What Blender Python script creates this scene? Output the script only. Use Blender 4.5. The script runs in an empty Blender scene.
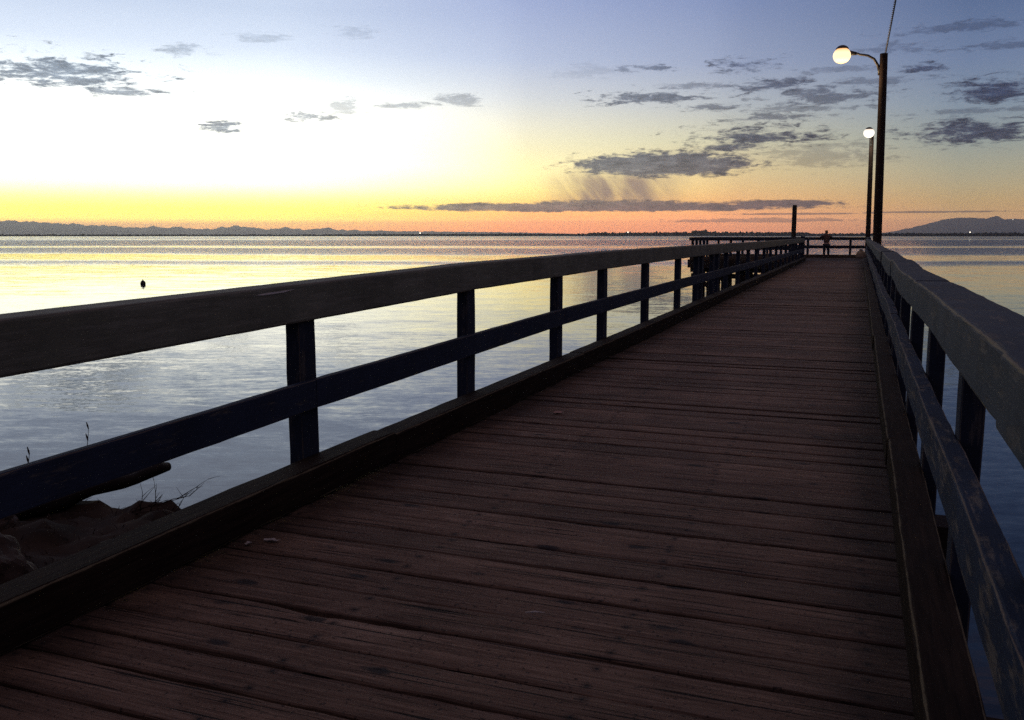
import bpy, bmesh, math, random
from mathutils import Vector, Matrix, noise as mn

SC = bpy.context.scene
COL = SC.collection
R = math.radians
WATER = -2.6
PIER_END = 56.0       # where the narrow walkway meets the wide pier head
HEAD_END = 64.0

# ------------------------------------------------------------------ helpers
def lin(r, g, b, k=1.0):
    def c(v):
        v /= 255.0
        return (v / 12.92 if v <= 0.04045 else ((v + 0.055) / 1.055) ** 2.4) * k
    return (c(r), c(g), c(b), 1.0)

def link(o, parent=None):
    COL.objects.link(o)
    if parent is not None:
        o.parent = parent
    return o

def meshobj(name, verts, faces, mat, parent=None, smooth=False, attr=None):
    me = bpy.data.meshes.new(name)
    me.from_pydata(verts, [], faces)
    me.validate()
    if attr is not None:
        for an, vals in attr.items():
            a = me.attributes.new(an, 'FLOAT', 'POINT')
            a.data.foreach_set('value', vals)
    bm = bmesh.new(); bm.from_mesh(me)
    bmesh.ops.recalc_face_normals(bm, faces=bm.faces)
    bm.to_mesh(me); bm.free()
    if smooth:
        me.polygons.foreach_set('use_smooth', [True] * len(me.polygons))
    me.materials.append(mat)
    return link(bpy.data.objects.new(name, me), parent)

def thing(name, label, cat, loc=(0, 0, 0), group=None):
    o = bpy.data.objects.new(name, None)
    o.empty_display_size = .2
    o.location = loc
    COL.objects.link(o)
    return tag(o, label, cat, group)

def tag(o, label=None, cat=None, group=None, kind=None):
    if label: o['label'] = label
    if cat: o['category'] = cat
    if group: o['group'] = group
    if kind: o['kind'] = kind
    return o

class MB:
    """collects shapes, builds one mesh"""
    def __init__(s): s.v = []; s.f = []; s.wear = []
    def add(s, vs, fs, wear=None):
        b = len(s.v)
        s.v += [tuple(p) for p in vs]
        s.f += [tuple(i + b for i in f) for f in fs]
        s.wear += (wear if wear else [0.0] * len(vs))
    def tube(s, pts, rads, n=10, cap=True):
        pts = [Vector(p) for p in pts]
        vs = []; fs = []
        up = Vector((0, 0, 1)); prev = None
        for i, p in enumerate(pts):
            t = (pts[min(i + 1, len(pts) - 1)] - pts[max(i - 1, 0)]).normalized()
            if prev is None:
                a = t.cross(up)
                if a.length < 1e-3: a = t.cross(Vector((1, 0, 0)))
            else:
                a = prev - t * prev.dot(t)
            a.normalize(); prev = a; c = t.cross(a)
            r = rads[i] if hasattr(rads, '__len__') else rads
            for k in range(n):
                q = 2 * math.pi * k / n
                vs.append(p + a * (r * math.cos(q)) + c * (r * math.sin(q)))
        for i in range(len(pts) - 1):
            for k in range(n):
                fs.append((i * n + k, i * n + (k + 1) % n, (i + 1) * n + (k + 1) % n, (i + 1) * n + k))
        if cap:
            fs.append(tuple(range(n - 1, -1, -1)))
            fs.append(tuple((len(pts) - 1) * n + k for k in range(n)))
        s.add(vs, fs)
    def timber(s, p0, p1, wdir, w, h, seg=None, seed=0, warp=.006, bev=.012, rough=.002):
        """squared beam from p0 to p1 (centre line); wdir = direction of width; worn bevelled corners"""
        p0 = Vector(p0); p1 = Vector(p1)
        L = (p1 - p0).length; t = (p1 - p0) / L
        wd = Vector(wdir); wd = (wd - t * wd.dot(t)).normalized(); hd = wd.cross(t)
        if seg is None: seg = max(2, int(L / .18))
        bev = min(bev, w * .3, h * .3)
        a, b = w / 2, h / 2
        prof = []
        for sx, sy, flip in ((1, 1, 0), (-1, 1, 1), (-1, -1, 0), (1, -1, 1)):
            c3 = [(sx * a, sy * (b - bev), 0), (sx * (a - bev * .32), sy * (b - bev * .32), 1), (sx * (a - bev), sy * b, 0)]
            prof += c3[::-1] if flip else c3
        n = len(prof)
        vs = []; fs = []; wr = []
        for i in range(seg + 1):
            u = i / seg; d = u * L
            cx = mn.noise(Vector((d * .45, seed * 7.3, 1.7))) * warp
            cz = mn.noise(Vector((d * .45, seed * 5.1, 9.2))) * warp
            for j, (x, y, e) in enumerate(prof):
                q = rough * (1 + 2.0 * e)
                jx = mn.noise(Vector((d * 5 + j * 13.1, seed * 3.3, j * 1.9))) * q
                jy = mn.noise(Vector((d * 5 + j * 11.7, seed * 9.1, j * 2.3 + 40))) * q
                en = .004 if i in (0, seg) else 0; kx, ky = 1 - en / w, 1 - en / h
                vs.append(p0 + t * d + wd * (x * kx + cx + jx) + hd * (y * ky + cz + jy)); wr.append(float(e))
        for i in range(seg):
            for j in range(n):
                fs.append((i * n + j, i * n + (j + 1) % n, (i + 1) * n + (j + 1) % n, (i + 1) * n + j))
        fs.append(tuple(range(n - 1, -1, -1)))
        fs.append(tuple(seg * n + j for j in range(n)))
        s.add(vs, fs, wr)
    def build(s, name, mat, parent=None, smooth=False, org=(0, 0, 0)):
        o = Vector(org)
        return meshobj(name, [tuple(Vector(p) - o) for p in s.v], s.f, mat, parent, smooth, {'wear': s.wear})

# ------------------------------------------------------------------ node expression helper
class NT:
    def __init__(s, tree): s.t = tree
    def n(s, typ, **kw):
        x = s.t.nodes.new(typ)
        for k, v in kw.items(): setattr(x, k, v)
        return x
    def put(s, sock, v):
        if isinstance(v, (int, float)):
            try: sock.default_value = v
            except TypeError: sock.default_value = (v, v, v)
        elif isinstance(v, tuple): sock.default_value = v
        else: s.t.links.new(v, sock)
    def m(s, op, a, b=0.0, c=0.0, clamp=False):
        x = s.n('ShaderNodeMath', operation=op, use_clamp=clamp)
        for i, v in enumerate((a, b, c)): s.put(x.inputs[i], v)
        return x.outputs[0]
    def vm(s, op, a, b=(0, 0, 0)):
        x = s.n('ShaderNodeVectorMath', operation=op)
        s.put(x.inputs[0], a)
        if op == 'SCALE': s.put(x.inputs['Scale'], b)
        else: s.put(x.inputs[1], b)
        return x.outputs['Value' if op in ('LENGTH', 'DOT_PRODUCT') else 'Vector']
    def mr(s, v, a, b, c=0.0, d=1.0, smooth=False):
        x = s.n('ShaderNodeMapRange', clamp=True)
        if smooth: x.interpolation_type = 'SMOOTHSTEP'
        for i, q in enumerate((v, a, b, c, d)): s.put(x.inputs[i], q)
        return x.outputs[0]
    def mix(s, f, a, b, blend='MIX'):
        x = s.n('ShaderNodeMix', data_type='RGBA', blend_type=blend)
        s.put(x.inputs[0], f); s.put(x.inputs[6], a); s.put(x.inputs[7], b)
        return x.outputs[2]
    def noise(s, vec, scale, detail=4, rough=.55, dist=0.0, out=0):
        x = s.n('ShaderNodeTexNoise')
        s.put(x.inputs['Vector'], vec)
        x.inputs['Scale'].default_value = scale; x.inputs['Detail'].default_value = detail
        x.inputs['Roughness'].default_value = rough; x.inputs['Distortion'].default_value = dist
        return x.outputs[out]
    def mapv(s, vec, sc=(1, 1, 1), loc=(0, 0, 0), rot=(0, 0, 0)):
        x = s.n('ShaderNodeMapping')
        s.put(x.inputs[0], vec); x.inputs[1].default_value = loc; x.inputs[2].default_value = rot; x.inputs[3].default_value = sc
        return x.outputs[0]
    def ramp(s, f, stops):
        x = s.n('ShaderNodeValToRGB')
        s.put(x.inputs[0], f)
        el = x.color_ramp.elements
        while len(el) > 1: el.remove(el[-1])
        el[0].position = stops[0][0]; el[0].color = stops[0][1]
        for p, c in stops[1:]:
            e = el.new(p); e.color = c
        return x.outputs[0]
    def xyz(s, vec):
        x = s.n('ShaderNodeSeparateXYZ'); s.put(x.inputs[0], vec); return x.outputs
    def comb(s, x, y, z=0.0):
        q = s.n('ShaderNodeCombineXYZ')
        for i, v in enumerate((x, y, z)): s.put(q.inputs[i], v)
        return q.outputs[0]

def material(name):
    m = bpy.data.materials.new(name); m.use_nodes = True
    t = NT(m.node_tree)
    b = m.node_tree.nodes['Principled BSDF']
    return m, t, b

def plain(name, col, rough=.7, spec=.3, var=.35, scale=6.0):
    m, t, b = material(name)
    co = t.n('ShaderNodeTexCoord').outputs['Object']
    n = t.noise(co, scale, 5)
    k = t.mr(n, .3, .7, 1 - var, 1 + var)
    t.put(b.inputs['Base Color'], t.vm('SCALE', (col[0], col[1], col[2]), k))
    b.inputs['Roughness'].default_value = rough
    b.inputs['Specular IOR Level'].default_value = spec
    return m

def wood(name, base, worn, axis='Y', paint=None, paint_amount=.5, rough=.8, wear_col=None, bump=.5, grain=1.0, spec=.12):
    """weathered timber with grain along an axis, optional flaking paint and worn pale corners"""
    m, t, b = material(name)
    co = t.n('ShaderNodeTexCoord').outputs['Object']
    rnd = t.n('ShaderNodeObjectInfo').outputs['Random']
    off = t.vm('ADD', co, t.comb(t.m('MULTIPLY', rnd, 37.0), t.m('MULTIPLY', rnd, 11.0), t.m('MULTIPLY', rnd, 23.0)))
    sc = {'X': (1.2, 22, 22), 'Y': (22, 1.2, 22), 'Z': (22, 22, 1.2)}[axis]
    sc2 = {'X': (2.5, 9, 9), 'Y': (9, 2.5, 9), 'Z': (9, 9, 2.5)}[axis]
    g = t.noise(t.mapv(off, sc), 2.2 * grain, 6, .62, .35)
    big = t.noise(off, 2.3, 4, .6)
    wcol = t.mix(t.mr(g, .34, .66), base, worn)
    wcol = t.mix(t.mr(big, .38, .66, 0, .55), wcol, t.vm('SCALE', wcol, .5))
    h = t.m('MULTIPLY', g, 1.0)
    if paint is not None:
        fl = t.m('ADD', t.m('MULTIPLY', t.noise(t.mapv(off, sc2), 1.6, 8, .68, .2), .75), t.m('MULTIPLY', g, .25))
        pm = t.mr(fl, paint_amount - .035, paint_amount + .035)
        wcol = t.mix(pm, t.mix(t.mr(big, .3, .7), paint, t.vm('SCALE', paint[:3], .6)), wcol)
        h = t.m('SUBTRACT', h, t.m('MULTIPLY', pm, .5))
    if wear_col is not None:
        w = t.n('ShaderNodeAttribute', attribute_name='wear').outputs['Fac']
        wn = t.noise(t.mapv(off, sc2), 3.0, 6, .7)
        wm = t.m('MULTIPLY', t.mr(t.m('ADD', w, t.m('MULTIPLY', t.m('SUBTRACT', wn, .5), 1.6)), .45, .8), .75)
        wcol = t.mix(wm, wcol, wear_col)
    t.put(b.inputs['Base Color'], wcol)
    b.inputs['Roughness'].default_value = rough
    b.inputs['Specular IOR Level'].default_value = spec
    bp = t.n('ShaderNodeBump'); bp.inputs['Strength'].default_value = bump; bp.inputs['Distance'].default_value = .006
    t.put(bp.inputs['Height'], h); t.put(b.inputs['Normal'], bp.outputs[0])
    return m

# ------------------------------------------------------------------ world: dusk sky with cloud deck
def build_world():
    w = bpy.data.worlds.new('World'); SC.world = w; w.use_nodes = True
    t = NT(w.node_tree); t.t.nodes.clear()
    out = t.n('ShaderNodeOutputWorld'); bg = t.n('ShaderNodeBackground')
    d = t.n('ShaderNodeTexCoord').outputs['Generated']
    x, y, z = t.xyz(d)
    DEG = 180 / math.pi
    az = t.m('MULTIPLY', t.m('ARCTAN2', x, y), DEG)
    el = t.m('MULTIPLY', t.m('ARCSINE', z), DEG)
    SUN = -44.0
    da = t.m('ABSOLUTE', t.m('WRAP', t.m('SUBTRACT', az, SUN), 180.0, -180.0))
    K = 40.0; S = 2.0                                  # ramp spans 0..40 deg; colours stored / S
    f = t.m('DIVIDE', el, K, clamp=True)
    def col(stops):
        return t.ramp(f, [(e / K, tuple(c / S for c in lin(*q)[:3]) + (1,)) if len(q) == 3 else
                          (e / K, tuple(c * q[3] / S for c in lin(*q[:3])[:3]) + (1,)) for e, q in stops])
    A = col([(0, (250, 165, 95)), (.5, (255, 190, 105)), (1.0, (255, 222, 105)), (1.5, (255, 246, 110)), (2.1, (255, 255, 165, 1.0)),
             (2.9, (255, 255, 205, 1.4)), (4.2, (255, 255, 232, 1.7)), (7.0, (255, 255, 244, 1.5)), (9.2, (240, 250, 255, 1.08)), (10.8, (218, 231, 249)),
             (13, (196, 211, 235)), (17, (202, 214, 238)), (25, (178, 190, 220)), (40, (86, 104, 150))])
    B = col([(0, (238, 140, 95)), (.6, (246, 152, 100)), (1.2, (252, 172, 105)), (1.9, (255, 208, 118)), (2.7, (255, 230, 140, 1.15)), (3.7, (255, 238, 168, 1.2)),
             (5.2, (253, 244, 196)), (6.6, (240, 236, 212)), (8.2, (216, 220, 222)), (10.5, (184, 196, 222)), (13.8, (160, 174, 212)), (18, (126, 144, 190)), (26, (92, 112, 160)), (40, (60, 80, 126))])
    Cc = col([(0, (205, 125, 105)), (.6, (216, 138, 110)), (1.2, (220, 150, 112)), (2.0, (222, 168, 112)), (2.8, (224, 184, 122)), (3.8, (218, 194, 140)),
              (5.6, (200, 196, 166)), (7.6, (176, 182, 186)), (10, (148, 160, 188)), (13.5, (124, 140, 180)), (18, (98, 116, 160)), (26, (74, 94, 138)), (40, (54, 72, 116))])
    D = col([(0, (150, 114, 104)), (.6, (160, 124, 106)), (1.2, (162, 132, 104)), (1.9, (166, 142, 106)), (2.7, (164, 150, 116)), (3.6, (156, 152, 128)),
             (5.0, (140, 148, 142)), (7.2, (120, 136, 154)), (9.5, (104, 122, 154)), (12.5, (84, 104, 142)), (18, (70, 90, 132)), (26, (58, 76, 118)), (40, (46, 62, 102))])
    E = col([(0, (92, 88, 104)), (4, (104, 94, 112)), (10, (92, 90, 116)), (25, (60, 70, 104)), (40, (48, 60, 94))])
    c = t.mix(t.mr(da, 9, 24), A, B)
    c = t.mix(t.mr(da, 22, 37), c, Cc)
    c = t.mix(t.mr(da, 35, 49), c, D)
    c = t.mix(t.mr(da, 50, 115, smooth=True), c, E)
    air = t.m('MINIMUM', t.m('DIVIDE', .0232, t.m('MAXIMUM', z, .0005)), 1.5)      # light lost in the evening air on its way in
    c = t.vm('SCALE', c, t.m('MULTIPLY', t.m('EXPONENT', air), t.mr(el, 0, 2, S * .96, S)))
    c = t.mix(t.mr(el, .3, 3.2, 1, 0, smooth=True), c, t.vm('MULTIPLY', c, (1.18, 1.04, .52)))
    # ---- clouds: a far cloud deck given by direction only
    v1 = t.comb(t.m('MULTIPLY', az, .42), t.m('MULTIPLY', el, 1.9), 0.0)
    wob = t.noise(v1, 1.0, 2, .5, 0, 1)
    v2 = t.vm('ADD', v1, t.vm('SCALE', t.vm('SUBTRACT', wob, (.5, .5, .5)), .9))
    n1 = t.noise(v2, 1.25, 10, .66)
    n2 = t.noise(t.vm('ADD', t.comb(t.m('MULTIPLY', az, 1.5), t.m('MULTIPLY', el, 5.2), 5.0), t.vm('SCALE', wob, 2.0)), 1.1, 8, .68)
    nn = t.m('ADD', t.m('SUBTRACT', n1, .5), t.m('MULTIPLY', t.m('SUBTRACT', n2, .5), .58))
    puff = t.noise(t.comb(t.m('MULTIPLY', az, 1.0), t.m('MULTIPLY', el, 1.5), 3.0), 1.6, 5, .6)
    pn = t.m('MULTIPLY', t.m('SUBTRACT', puff, .5), .8)
    CL = [(-46.60,8.67,4.25,1.05,.95,2.6),(-44.0,7.95,2.9,.36,.9,2.4),(-40.08,10.39,1.64,.38,.55,2),(-35.91,11.33,1.71,.33,.35,2),(-30.65,11.83,1.49,.44,.25,2),
        (-38.10,6.20,1.42,.5,.95,2.6),(-33.5,6.95,1.65,.42,.8,2.6),(-31.17,7.55,1.30,.5,.5,2.6),(-27.54,7.74,1.71,.25,.6,2.2),(-24.16,8.07,1.85,.47,.55,2.2),
        (-11.49,4.14,5.93,.90,1,.85),(-15.45,1.62,13.2,.34,1,.7),(-14.5,1.72,7.0,.40,1,.7),(-4.59,1.79,3.9,.27,1,.8),(-5.90,5.69,4.17,.75,1,2.0),(-7.63,5.14,2.65,.35,1,1.6),
        (-7.09,9.83,1.85,.45,.85,2.2),(-12.23,9.89,1.44,.29,.75,2.2),(-14.22,9.88,.55,.23,.6,2),(-5.15,8.63,2.57,.45,.85,2.4),(-12.49,8.11,3.32,.47,.85,2.6),
        (-8.89,7.56,2.36,.23,.75,2.2),(-5.37,6.82,3.16,.34,.75,2.2),(-2.31,7.89,3.32,.78,.75,2.4),(6.53,7.65,2.6,.84,1,1.8),(5.69,5.53,4.21,.91,1,2.0),
        (2.95,9.16,1.34,.32,.9,2),(4.59,11.11,3.48,.36,.5,2.4),(1.85,10.30,2.60,.32,.4,2.4),(-2.16,4.60,3.63,.98,.40,2.2),(-3.42,1.19,4.0,.07,.75,1.0),
        (-5.72,.81,5.55,.15,.6,1.2),(3.93,1.24,4.13,.07,.75,1.0),(-16.17,9.74,2.44,.46,.2,2),(.5,8.6,3.5,.26,.5,2.4),(-1.5,9.35,2.6,.2,.4,2.4),(7.5,10.0,3.2,.26,.5,2.4),(-9.5,8.75,3.2,.25,.55,2.4),(-3.5,7.25,4.2,.28,.55,2.4),(5.5,6.7,3.6,.2,.5,2.2)]
    mask = None
    for a0, e0, hw, hh, op, rag in CL:
        dx = t.m('DIVIDE', t.m('SUBTRACT', az, a0), hw)
        dy = t.m('DIVIDE', t.m('SUBTRACT', el, e0), hh)
        dy = t.m('ADD', dy, t.m('MULTIPLY', t.m('LESS_THAN', dy, 0.0), t.m('MULTIPLY', dy, .35)))   # flatter undersides
        r2 = t.m('ADD', t.m('MULTIPLY', dx, dx), t.m('MULTIPLY', dy, dy))
        s = t.m('ADD', t.m('SUBTRACT', 1.0, t.m('SQRT', r2)), t.m('MULTIPLY', nn, rag * 1.9))
        s = t.m('ADD', s, t.m('MULTIPLY_ADD', pn, .6, .20))
        k = t.mr(s, .05, .45 if rag < 1.5 else .95, 0, op, smooth=True)
        mask = k if mask is None else t.m('MAXIMUM', mask, k)
    # clouds outside the frame, higher up
    hi = t.noise(t.vm('MULTIPLY', d, (3.0, 3.0, 9.0)), 1.5, 6, .6)
    hm = t.m('MULTIPLY', t.mr(hi, .42, .66, .05, .8, smooth=True), t.mr(el, 20, 34))
    shade = t.mr(t.m('ADD', t.m('ADD', n1, t.m('SUBTRACT', n2, .5)), t.m('MULTIPLY', pn, .4)), .3, .75, 1.7, .6)
    cc = t.mix(t.mr(da, 8, 40), lin(96, 116, 140), lin(26, 36, 70))
    cc = t.mix(t.mr(el, .6, 3.2), t.mix(t.mr(da, 15, 50), lin(52, 48, 78), lin(46, 44, 68)), cc)
    cc = t.mix(.10, cc, c)
    cc = t.vm('SCALE', cc, shade)
    # falling rain streaks under the big cloud
    sl = t.m('ADD', az, t.m('MULTIPLY', t.m('SUBTRACT', el, 2.9), .75))
    vir = t.noise(t.comb(t.m('MULTIPLY', sl, .85), t.m('MULTIPLY', el, .32), 7.0), 1.3, 3, .5, .5)
    ve = t.m('MULTIPLY', t.mr(t.m('ABSOLUTE', t.m('SUBTRACT', az, -14.6)), 1.2, 5.4, 1, 0, smooth=True),
             t.m('MULTIPLY', t.mr(el, 1.7, 2.1), t.mr(el, 3.2, 4.3, 1, 0, smooth=True)))
    vm_ = t.m('MULTIPLY', ve, t.mr(vir, .15, .75, .30, .95, smooth=True))
    c = t.mix(vm_, c, lin(150, 126, 122))
    c = t.mix(hm, c, lin(188, 152, 142))          # unseen high cloud, made pale and pinkish to add warm light from above
    c = t.mix(mask, c, cc)
    # thin bright rims of cloud edges
    sky = t.n('ShaderNodeTexSky', sky_type='NISHITA')
    sky.sun_disc = False
    sky.sun_elevation = R(-1.5); sky.sun_rotation = R(SUN)
    c = t.mix(1.0, c, t.vm('SCALE', sky.outputs[0], .02), 'ADD')
    # below the horizon
    c = t.mix(t.mr(el, -.4, 0.0, 1, 0), c, (.03, .035, .045, 1))
    t.put(bg.inputs[0], c); bg.inputs[1].default_value = 1.0
    t.put(out.inputs[0], bg.outputs[0])
    w.cycles.sampling_method = 'MANUAL'; w.cycles.sample_map_resolution = 1024
build_world()

# ------------------------------------------------------------------ materials
M = {}
def deck_material():
    m, t, b = material('deck_planks')
    co = t.n('ShaderNodeTexCoord').outputs['Object']
    tint = t.n('ShaderNodeAttribute', attribute_name='tint').outputs['Fac']
    edge = t.n('ShaderNodeAttribute', attribute_name='wear').outputs['Fac']
    off = t.vm('ADD', co, t.comb(t.m('MULTIPLY', tint, 61.0), 0.0, t.m('MULTIPLY', tint, 17.0)))
    g = t.noise(t.mapv(off, (1.4, 38, 20)), 2.0, 7, .65, .5)
    g2 = t.noise(t.mapv(off, (.5, 13, 9)), 2.0, 4, .6, .8)
    crack = t.noise(t.mapv(off, (.8, 42, 10)), 1.3, 3, .5, .25)
    big = t.noise(co, .9, 5, .6)
    c = t.mix(t.mr(g, .3, .7), (.098, .058, .037, 1), (.255, .164, .106, 1))
    c = t.mix(t.mr(g2, .42, .68, 0, .55), c, (.070, .040, .026, 1))
    worn = t.noise(t.mapv(off, (.9, 3.2, 1)), 1.6, 6, .68, .6)
    c = t.mix(t.mr(worn, .54, .66, 0, .5), c, (.30, .205, .14, 1))         # scuffed paler patches
    c = t.vm('SCALE', c, t.mr(tint, 0, 1, .80, 1.18))
    c = t.vm('SCALE', c, t.mr(big, .32, .66, .7, 1.2))
    ck = t.mr(crack, .625, .66)                                  # long dark drying cracks
    c = t.mix(t.m('MULTIPLY', ck, .92), c, (.006, .004, .003, 1))
    # dark knots and spike stains, stretched along the grain
    vo = t.n('ShaderNodeTexVoronoi', feature='F1'); vo.inputs['Scale'].default_value = 1.0
    t.put(vo.inputs['Vector'], t.mapv(off, (2.2, 5.6, 1)))
    wv = t.noise(co, 11, 4, .65)
    kn = t.mr(t.m('ADD', vo.outputs['Distance'], t.m('MULTIPLY', t.m('SUBTRACT', wv, .5), .30)), .08, .20, 1, 0, smooth=True)
    sel = t.m('GREATER_THAN', t.xyz(vo.outputs['Color'])[0], .42)
    kn = t.m('MULTIPLY', kn, sel)
    c = t.mix(t.m('MULTIPLY', kn, .85), c, (.014, .014, .015, 1))
    # spike heads over the bearers, with a little rust round them
    ac = t.n('ShaderNodeAttribute', attribute_name='across').outputs['Fac']
    xx = t.m('ADD', t.xyz(co)[0], t.m('MULTIPLY', t.m('SUBTRACT', tint, .5), .05))
    nd = None
    for xs in (-1.5, -.54, .56, 1.46):
        q = t.m('ABSOLUTE', t.m('SUBTRACT', xx, xs)); nd = q if nd is None else t.m('MINIMUM', nd, q)
    ay = t.m('SUBTRACT', t.m('ABSOLUTE', t.m('ADD', ac, t.m('MULTIPLY', t.m('SUBTRACT', tint, .5), .02))), .065)
    rr = t.m('SQRT', t.m('ADD', t.m('MULTIPLY', nd, nd), t.m('MULTIPLY', ay, ay)))
    c = t.mix(t.mr(t.m('ADD', rr, t.m('MULTIPLY', t.m('SUBTRACT', wv, .5), .03)), .010, .034, .55, 0, smooth=True), c, (.02, .013, .010, 1))
    c = t.mix(t.mr(rr, .006, .009, .9, 0), c, (.012, .011, .012, 1))
    # fine specks of dirt
    sp = t.noise(co, 55, 2, .5)
    c = t.mix(t.mr(sp, .63, .69, 0, .75), c, (.015, .011, .01, 1))
    # dirt along both kerbs, plus kerb-side shade painted into the colour
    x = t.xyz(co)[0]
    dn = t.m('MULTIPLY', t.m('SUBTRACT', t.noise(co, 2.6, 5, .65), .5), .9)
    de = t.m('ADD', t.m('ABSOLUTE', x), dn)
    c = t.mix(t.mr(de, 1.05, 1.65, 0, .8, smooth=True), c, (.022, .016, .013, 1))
    c = t.mix(t.m('MULTIPLY', edge, .35), c, (.02, .015, .013, 1))
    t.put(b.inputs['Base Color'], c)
    t.put(b.inputs['Roughness'], t.mr(g, .3, .7, .82, .66))
    b.inputs['Specular IOR Level'].default_value = .12
    h = t.m('SUBTRACT', t.m('ADD', g, t.m('MULTIPLY', g2, .6)), t.m('MULTIPLY', ck, 1.2))
    bp = t.n('ShaderNodeBump'); bp.inputs['Strength'].default_value = 1.0; bp.inputs['Distance'].default_value = .009
    t.put(bp.inputs['Height'], h); t.put(b.inputs['Normal'], bp.outputs[0])
    return m
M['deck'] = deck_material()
NAVY = (.030, .036, .052, 1)
M['rail'] = wood('painted_rail_timber', (.066, .066, .062, 1), (.13, .128, .116, 1), 'Y', (.062, .076, .088, 1), .56, wear_col=(.24, .21, .13, 1))
M['rail_olive'] = wood('olive_rail_timber', (.125, .126, .092, 1), (.205, .206, .158, 1), 'Y', (.165, .170, .125, 1), .50, wear_col=(.15, .13, .10, 1), bump=.35)
M['rail_blue'] = wood('blue_rail_plank', (.06, .055, .05, 1), (.15, .135, .115, 1), 'Y', (.020, .034, .062, 1), .55, wear_col=(.20, .16, .11, 1))
M['plank_rail'] = wood('painted_rail_plank', (.055, .052, .05, 1), (.10, .096, .09, 1), 'Y', (.026, .036, .062, 1), .60, wear_col=(.15, .12, .085, 1))
M['post'] = wood('painted_post', (.045, .042, .042, 1), (.085, .08, .078, 1), 'Z', (.024, .032, .052, 1), .58, wear_col=(.10, .085, .065, 1))
M['rail_x'] = wood('painted_cross_rail', (.045, .042, .042, 1), (.08, .075, .07, 1), 'X', NAVY, .55, wear_col=(.1, .09, .07, 1))
M['kerb'] = wood('kerb_timber', (.012, .008, .006, 1), (.032, .021, .014, 1), 'Y', None, spec=.04, wear_col=(.15, .125, .075, 1))
M['kerb_x'] = wood('cross_kerb_timber', (.06, .045, .03, 1), (.12, .09, .06, 1), 'X', None, wear_col=(.15, .125, .075, 1))
M['pile'] = wood('creosoted_pile', (.018, .014, .012, 1), (.04, .03, .025, 1), 'Z', None)
M['beam'] = wood('creosoted_beam', (.02, .016, .013, 1), (.04, .03, .025, 1), 'X', None)
M['pole'] = wood('brown_pole', (.022, .014, .011, 1), (.042, .026, .02, 1), 'Z', None)
M['metal'] = plain('dark_painted_metal', (.03, .026, .024), .5, .4)
M['cable'] = plain('black_cable', (.03, .028, .03), .6)
M['rock'] = plain('brown_rock', (.042, .028, .02), .85, .2, .5, 4.0)
M['soil'] = plain('brown_soil', (.030, .020, .013), .95, .1, .5, 3.0)
M['twig'] = plain('bare_twig', (.05, .032, .024), .9, .1)
M['drift'] = wood('driftwood', (.012, .009, .007, 1), (.024, .018, .014, 1), 'Y')
M['leaf'] = plain('pale_leaf_scrap', (.42, .38, .33), .8, .2, .2, 30)
M['pinkleaf'] = plain('pink_leaf_scrap', (.36, .2, .15), .8, .2, .2, 30)
M['bare'] = plain('bare_wood_scrape', (.55, .52, .47), .8, .2, .15, 30)
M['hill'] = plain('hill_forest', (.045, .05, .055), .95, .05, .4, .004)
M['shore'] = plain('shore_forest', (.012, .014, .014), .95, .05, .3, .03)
M['skin'] = plain('skin', (.36, .21, .15), .6, .3, .1)
M['jacket'] = plain('rust_jacket', (.07, .034, .026), .85, .2, .2)
M['trousers'] = plain('dark_trousers', (.02, .02, .028), .85, .2, .2)
M['hair'] = plain('brown_hair', (.03, .018, .012), .7, .3, .2)
M['shoe'] = plain('dark_shoe', (.02, .018, .018), .6, .3, .1)
M['bag'] = plain('tan_canvas', (.26, .19, .13), .9, .1, .25)
M['buoy'] = plain('dark_buoy', (.015, .015, .016), .6, .3, .2)

def glow(name, col, strength, edge=None):
    m, t, b = material(name)
    b.inputs['Base Color'].default_value = (.8, .78, .7, 1)
    b.inputs['Emission Color'].default_value = col
    if edge:
        z = t.xyz(t.n('ShaderNodeTexCoord').outputs['Generated'])[2]
        t.put(b.inputs['Emission Color'], t.ramp(z, [(0, tuple(x * .9 for x in edge[:3]) + (1,)), (.18, col), (.62, col), (.95, edge)]))
    b.inputs['Emission Strength'].default_value = strength
    return m
M['lamp_warm'] = glow('lit_sodium_globe', (1, .70, .38, 1), 1.6, (.62, .27, .07, 1))
M['lamp_white'] = glow('lit_white_globe', (1, .93, .80, 1), 1.3, (.62, .46, .30, 1))
M['far_light'] = glow('distant_floodlight', (1, .9, .7, 1), 3.0)

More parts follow.
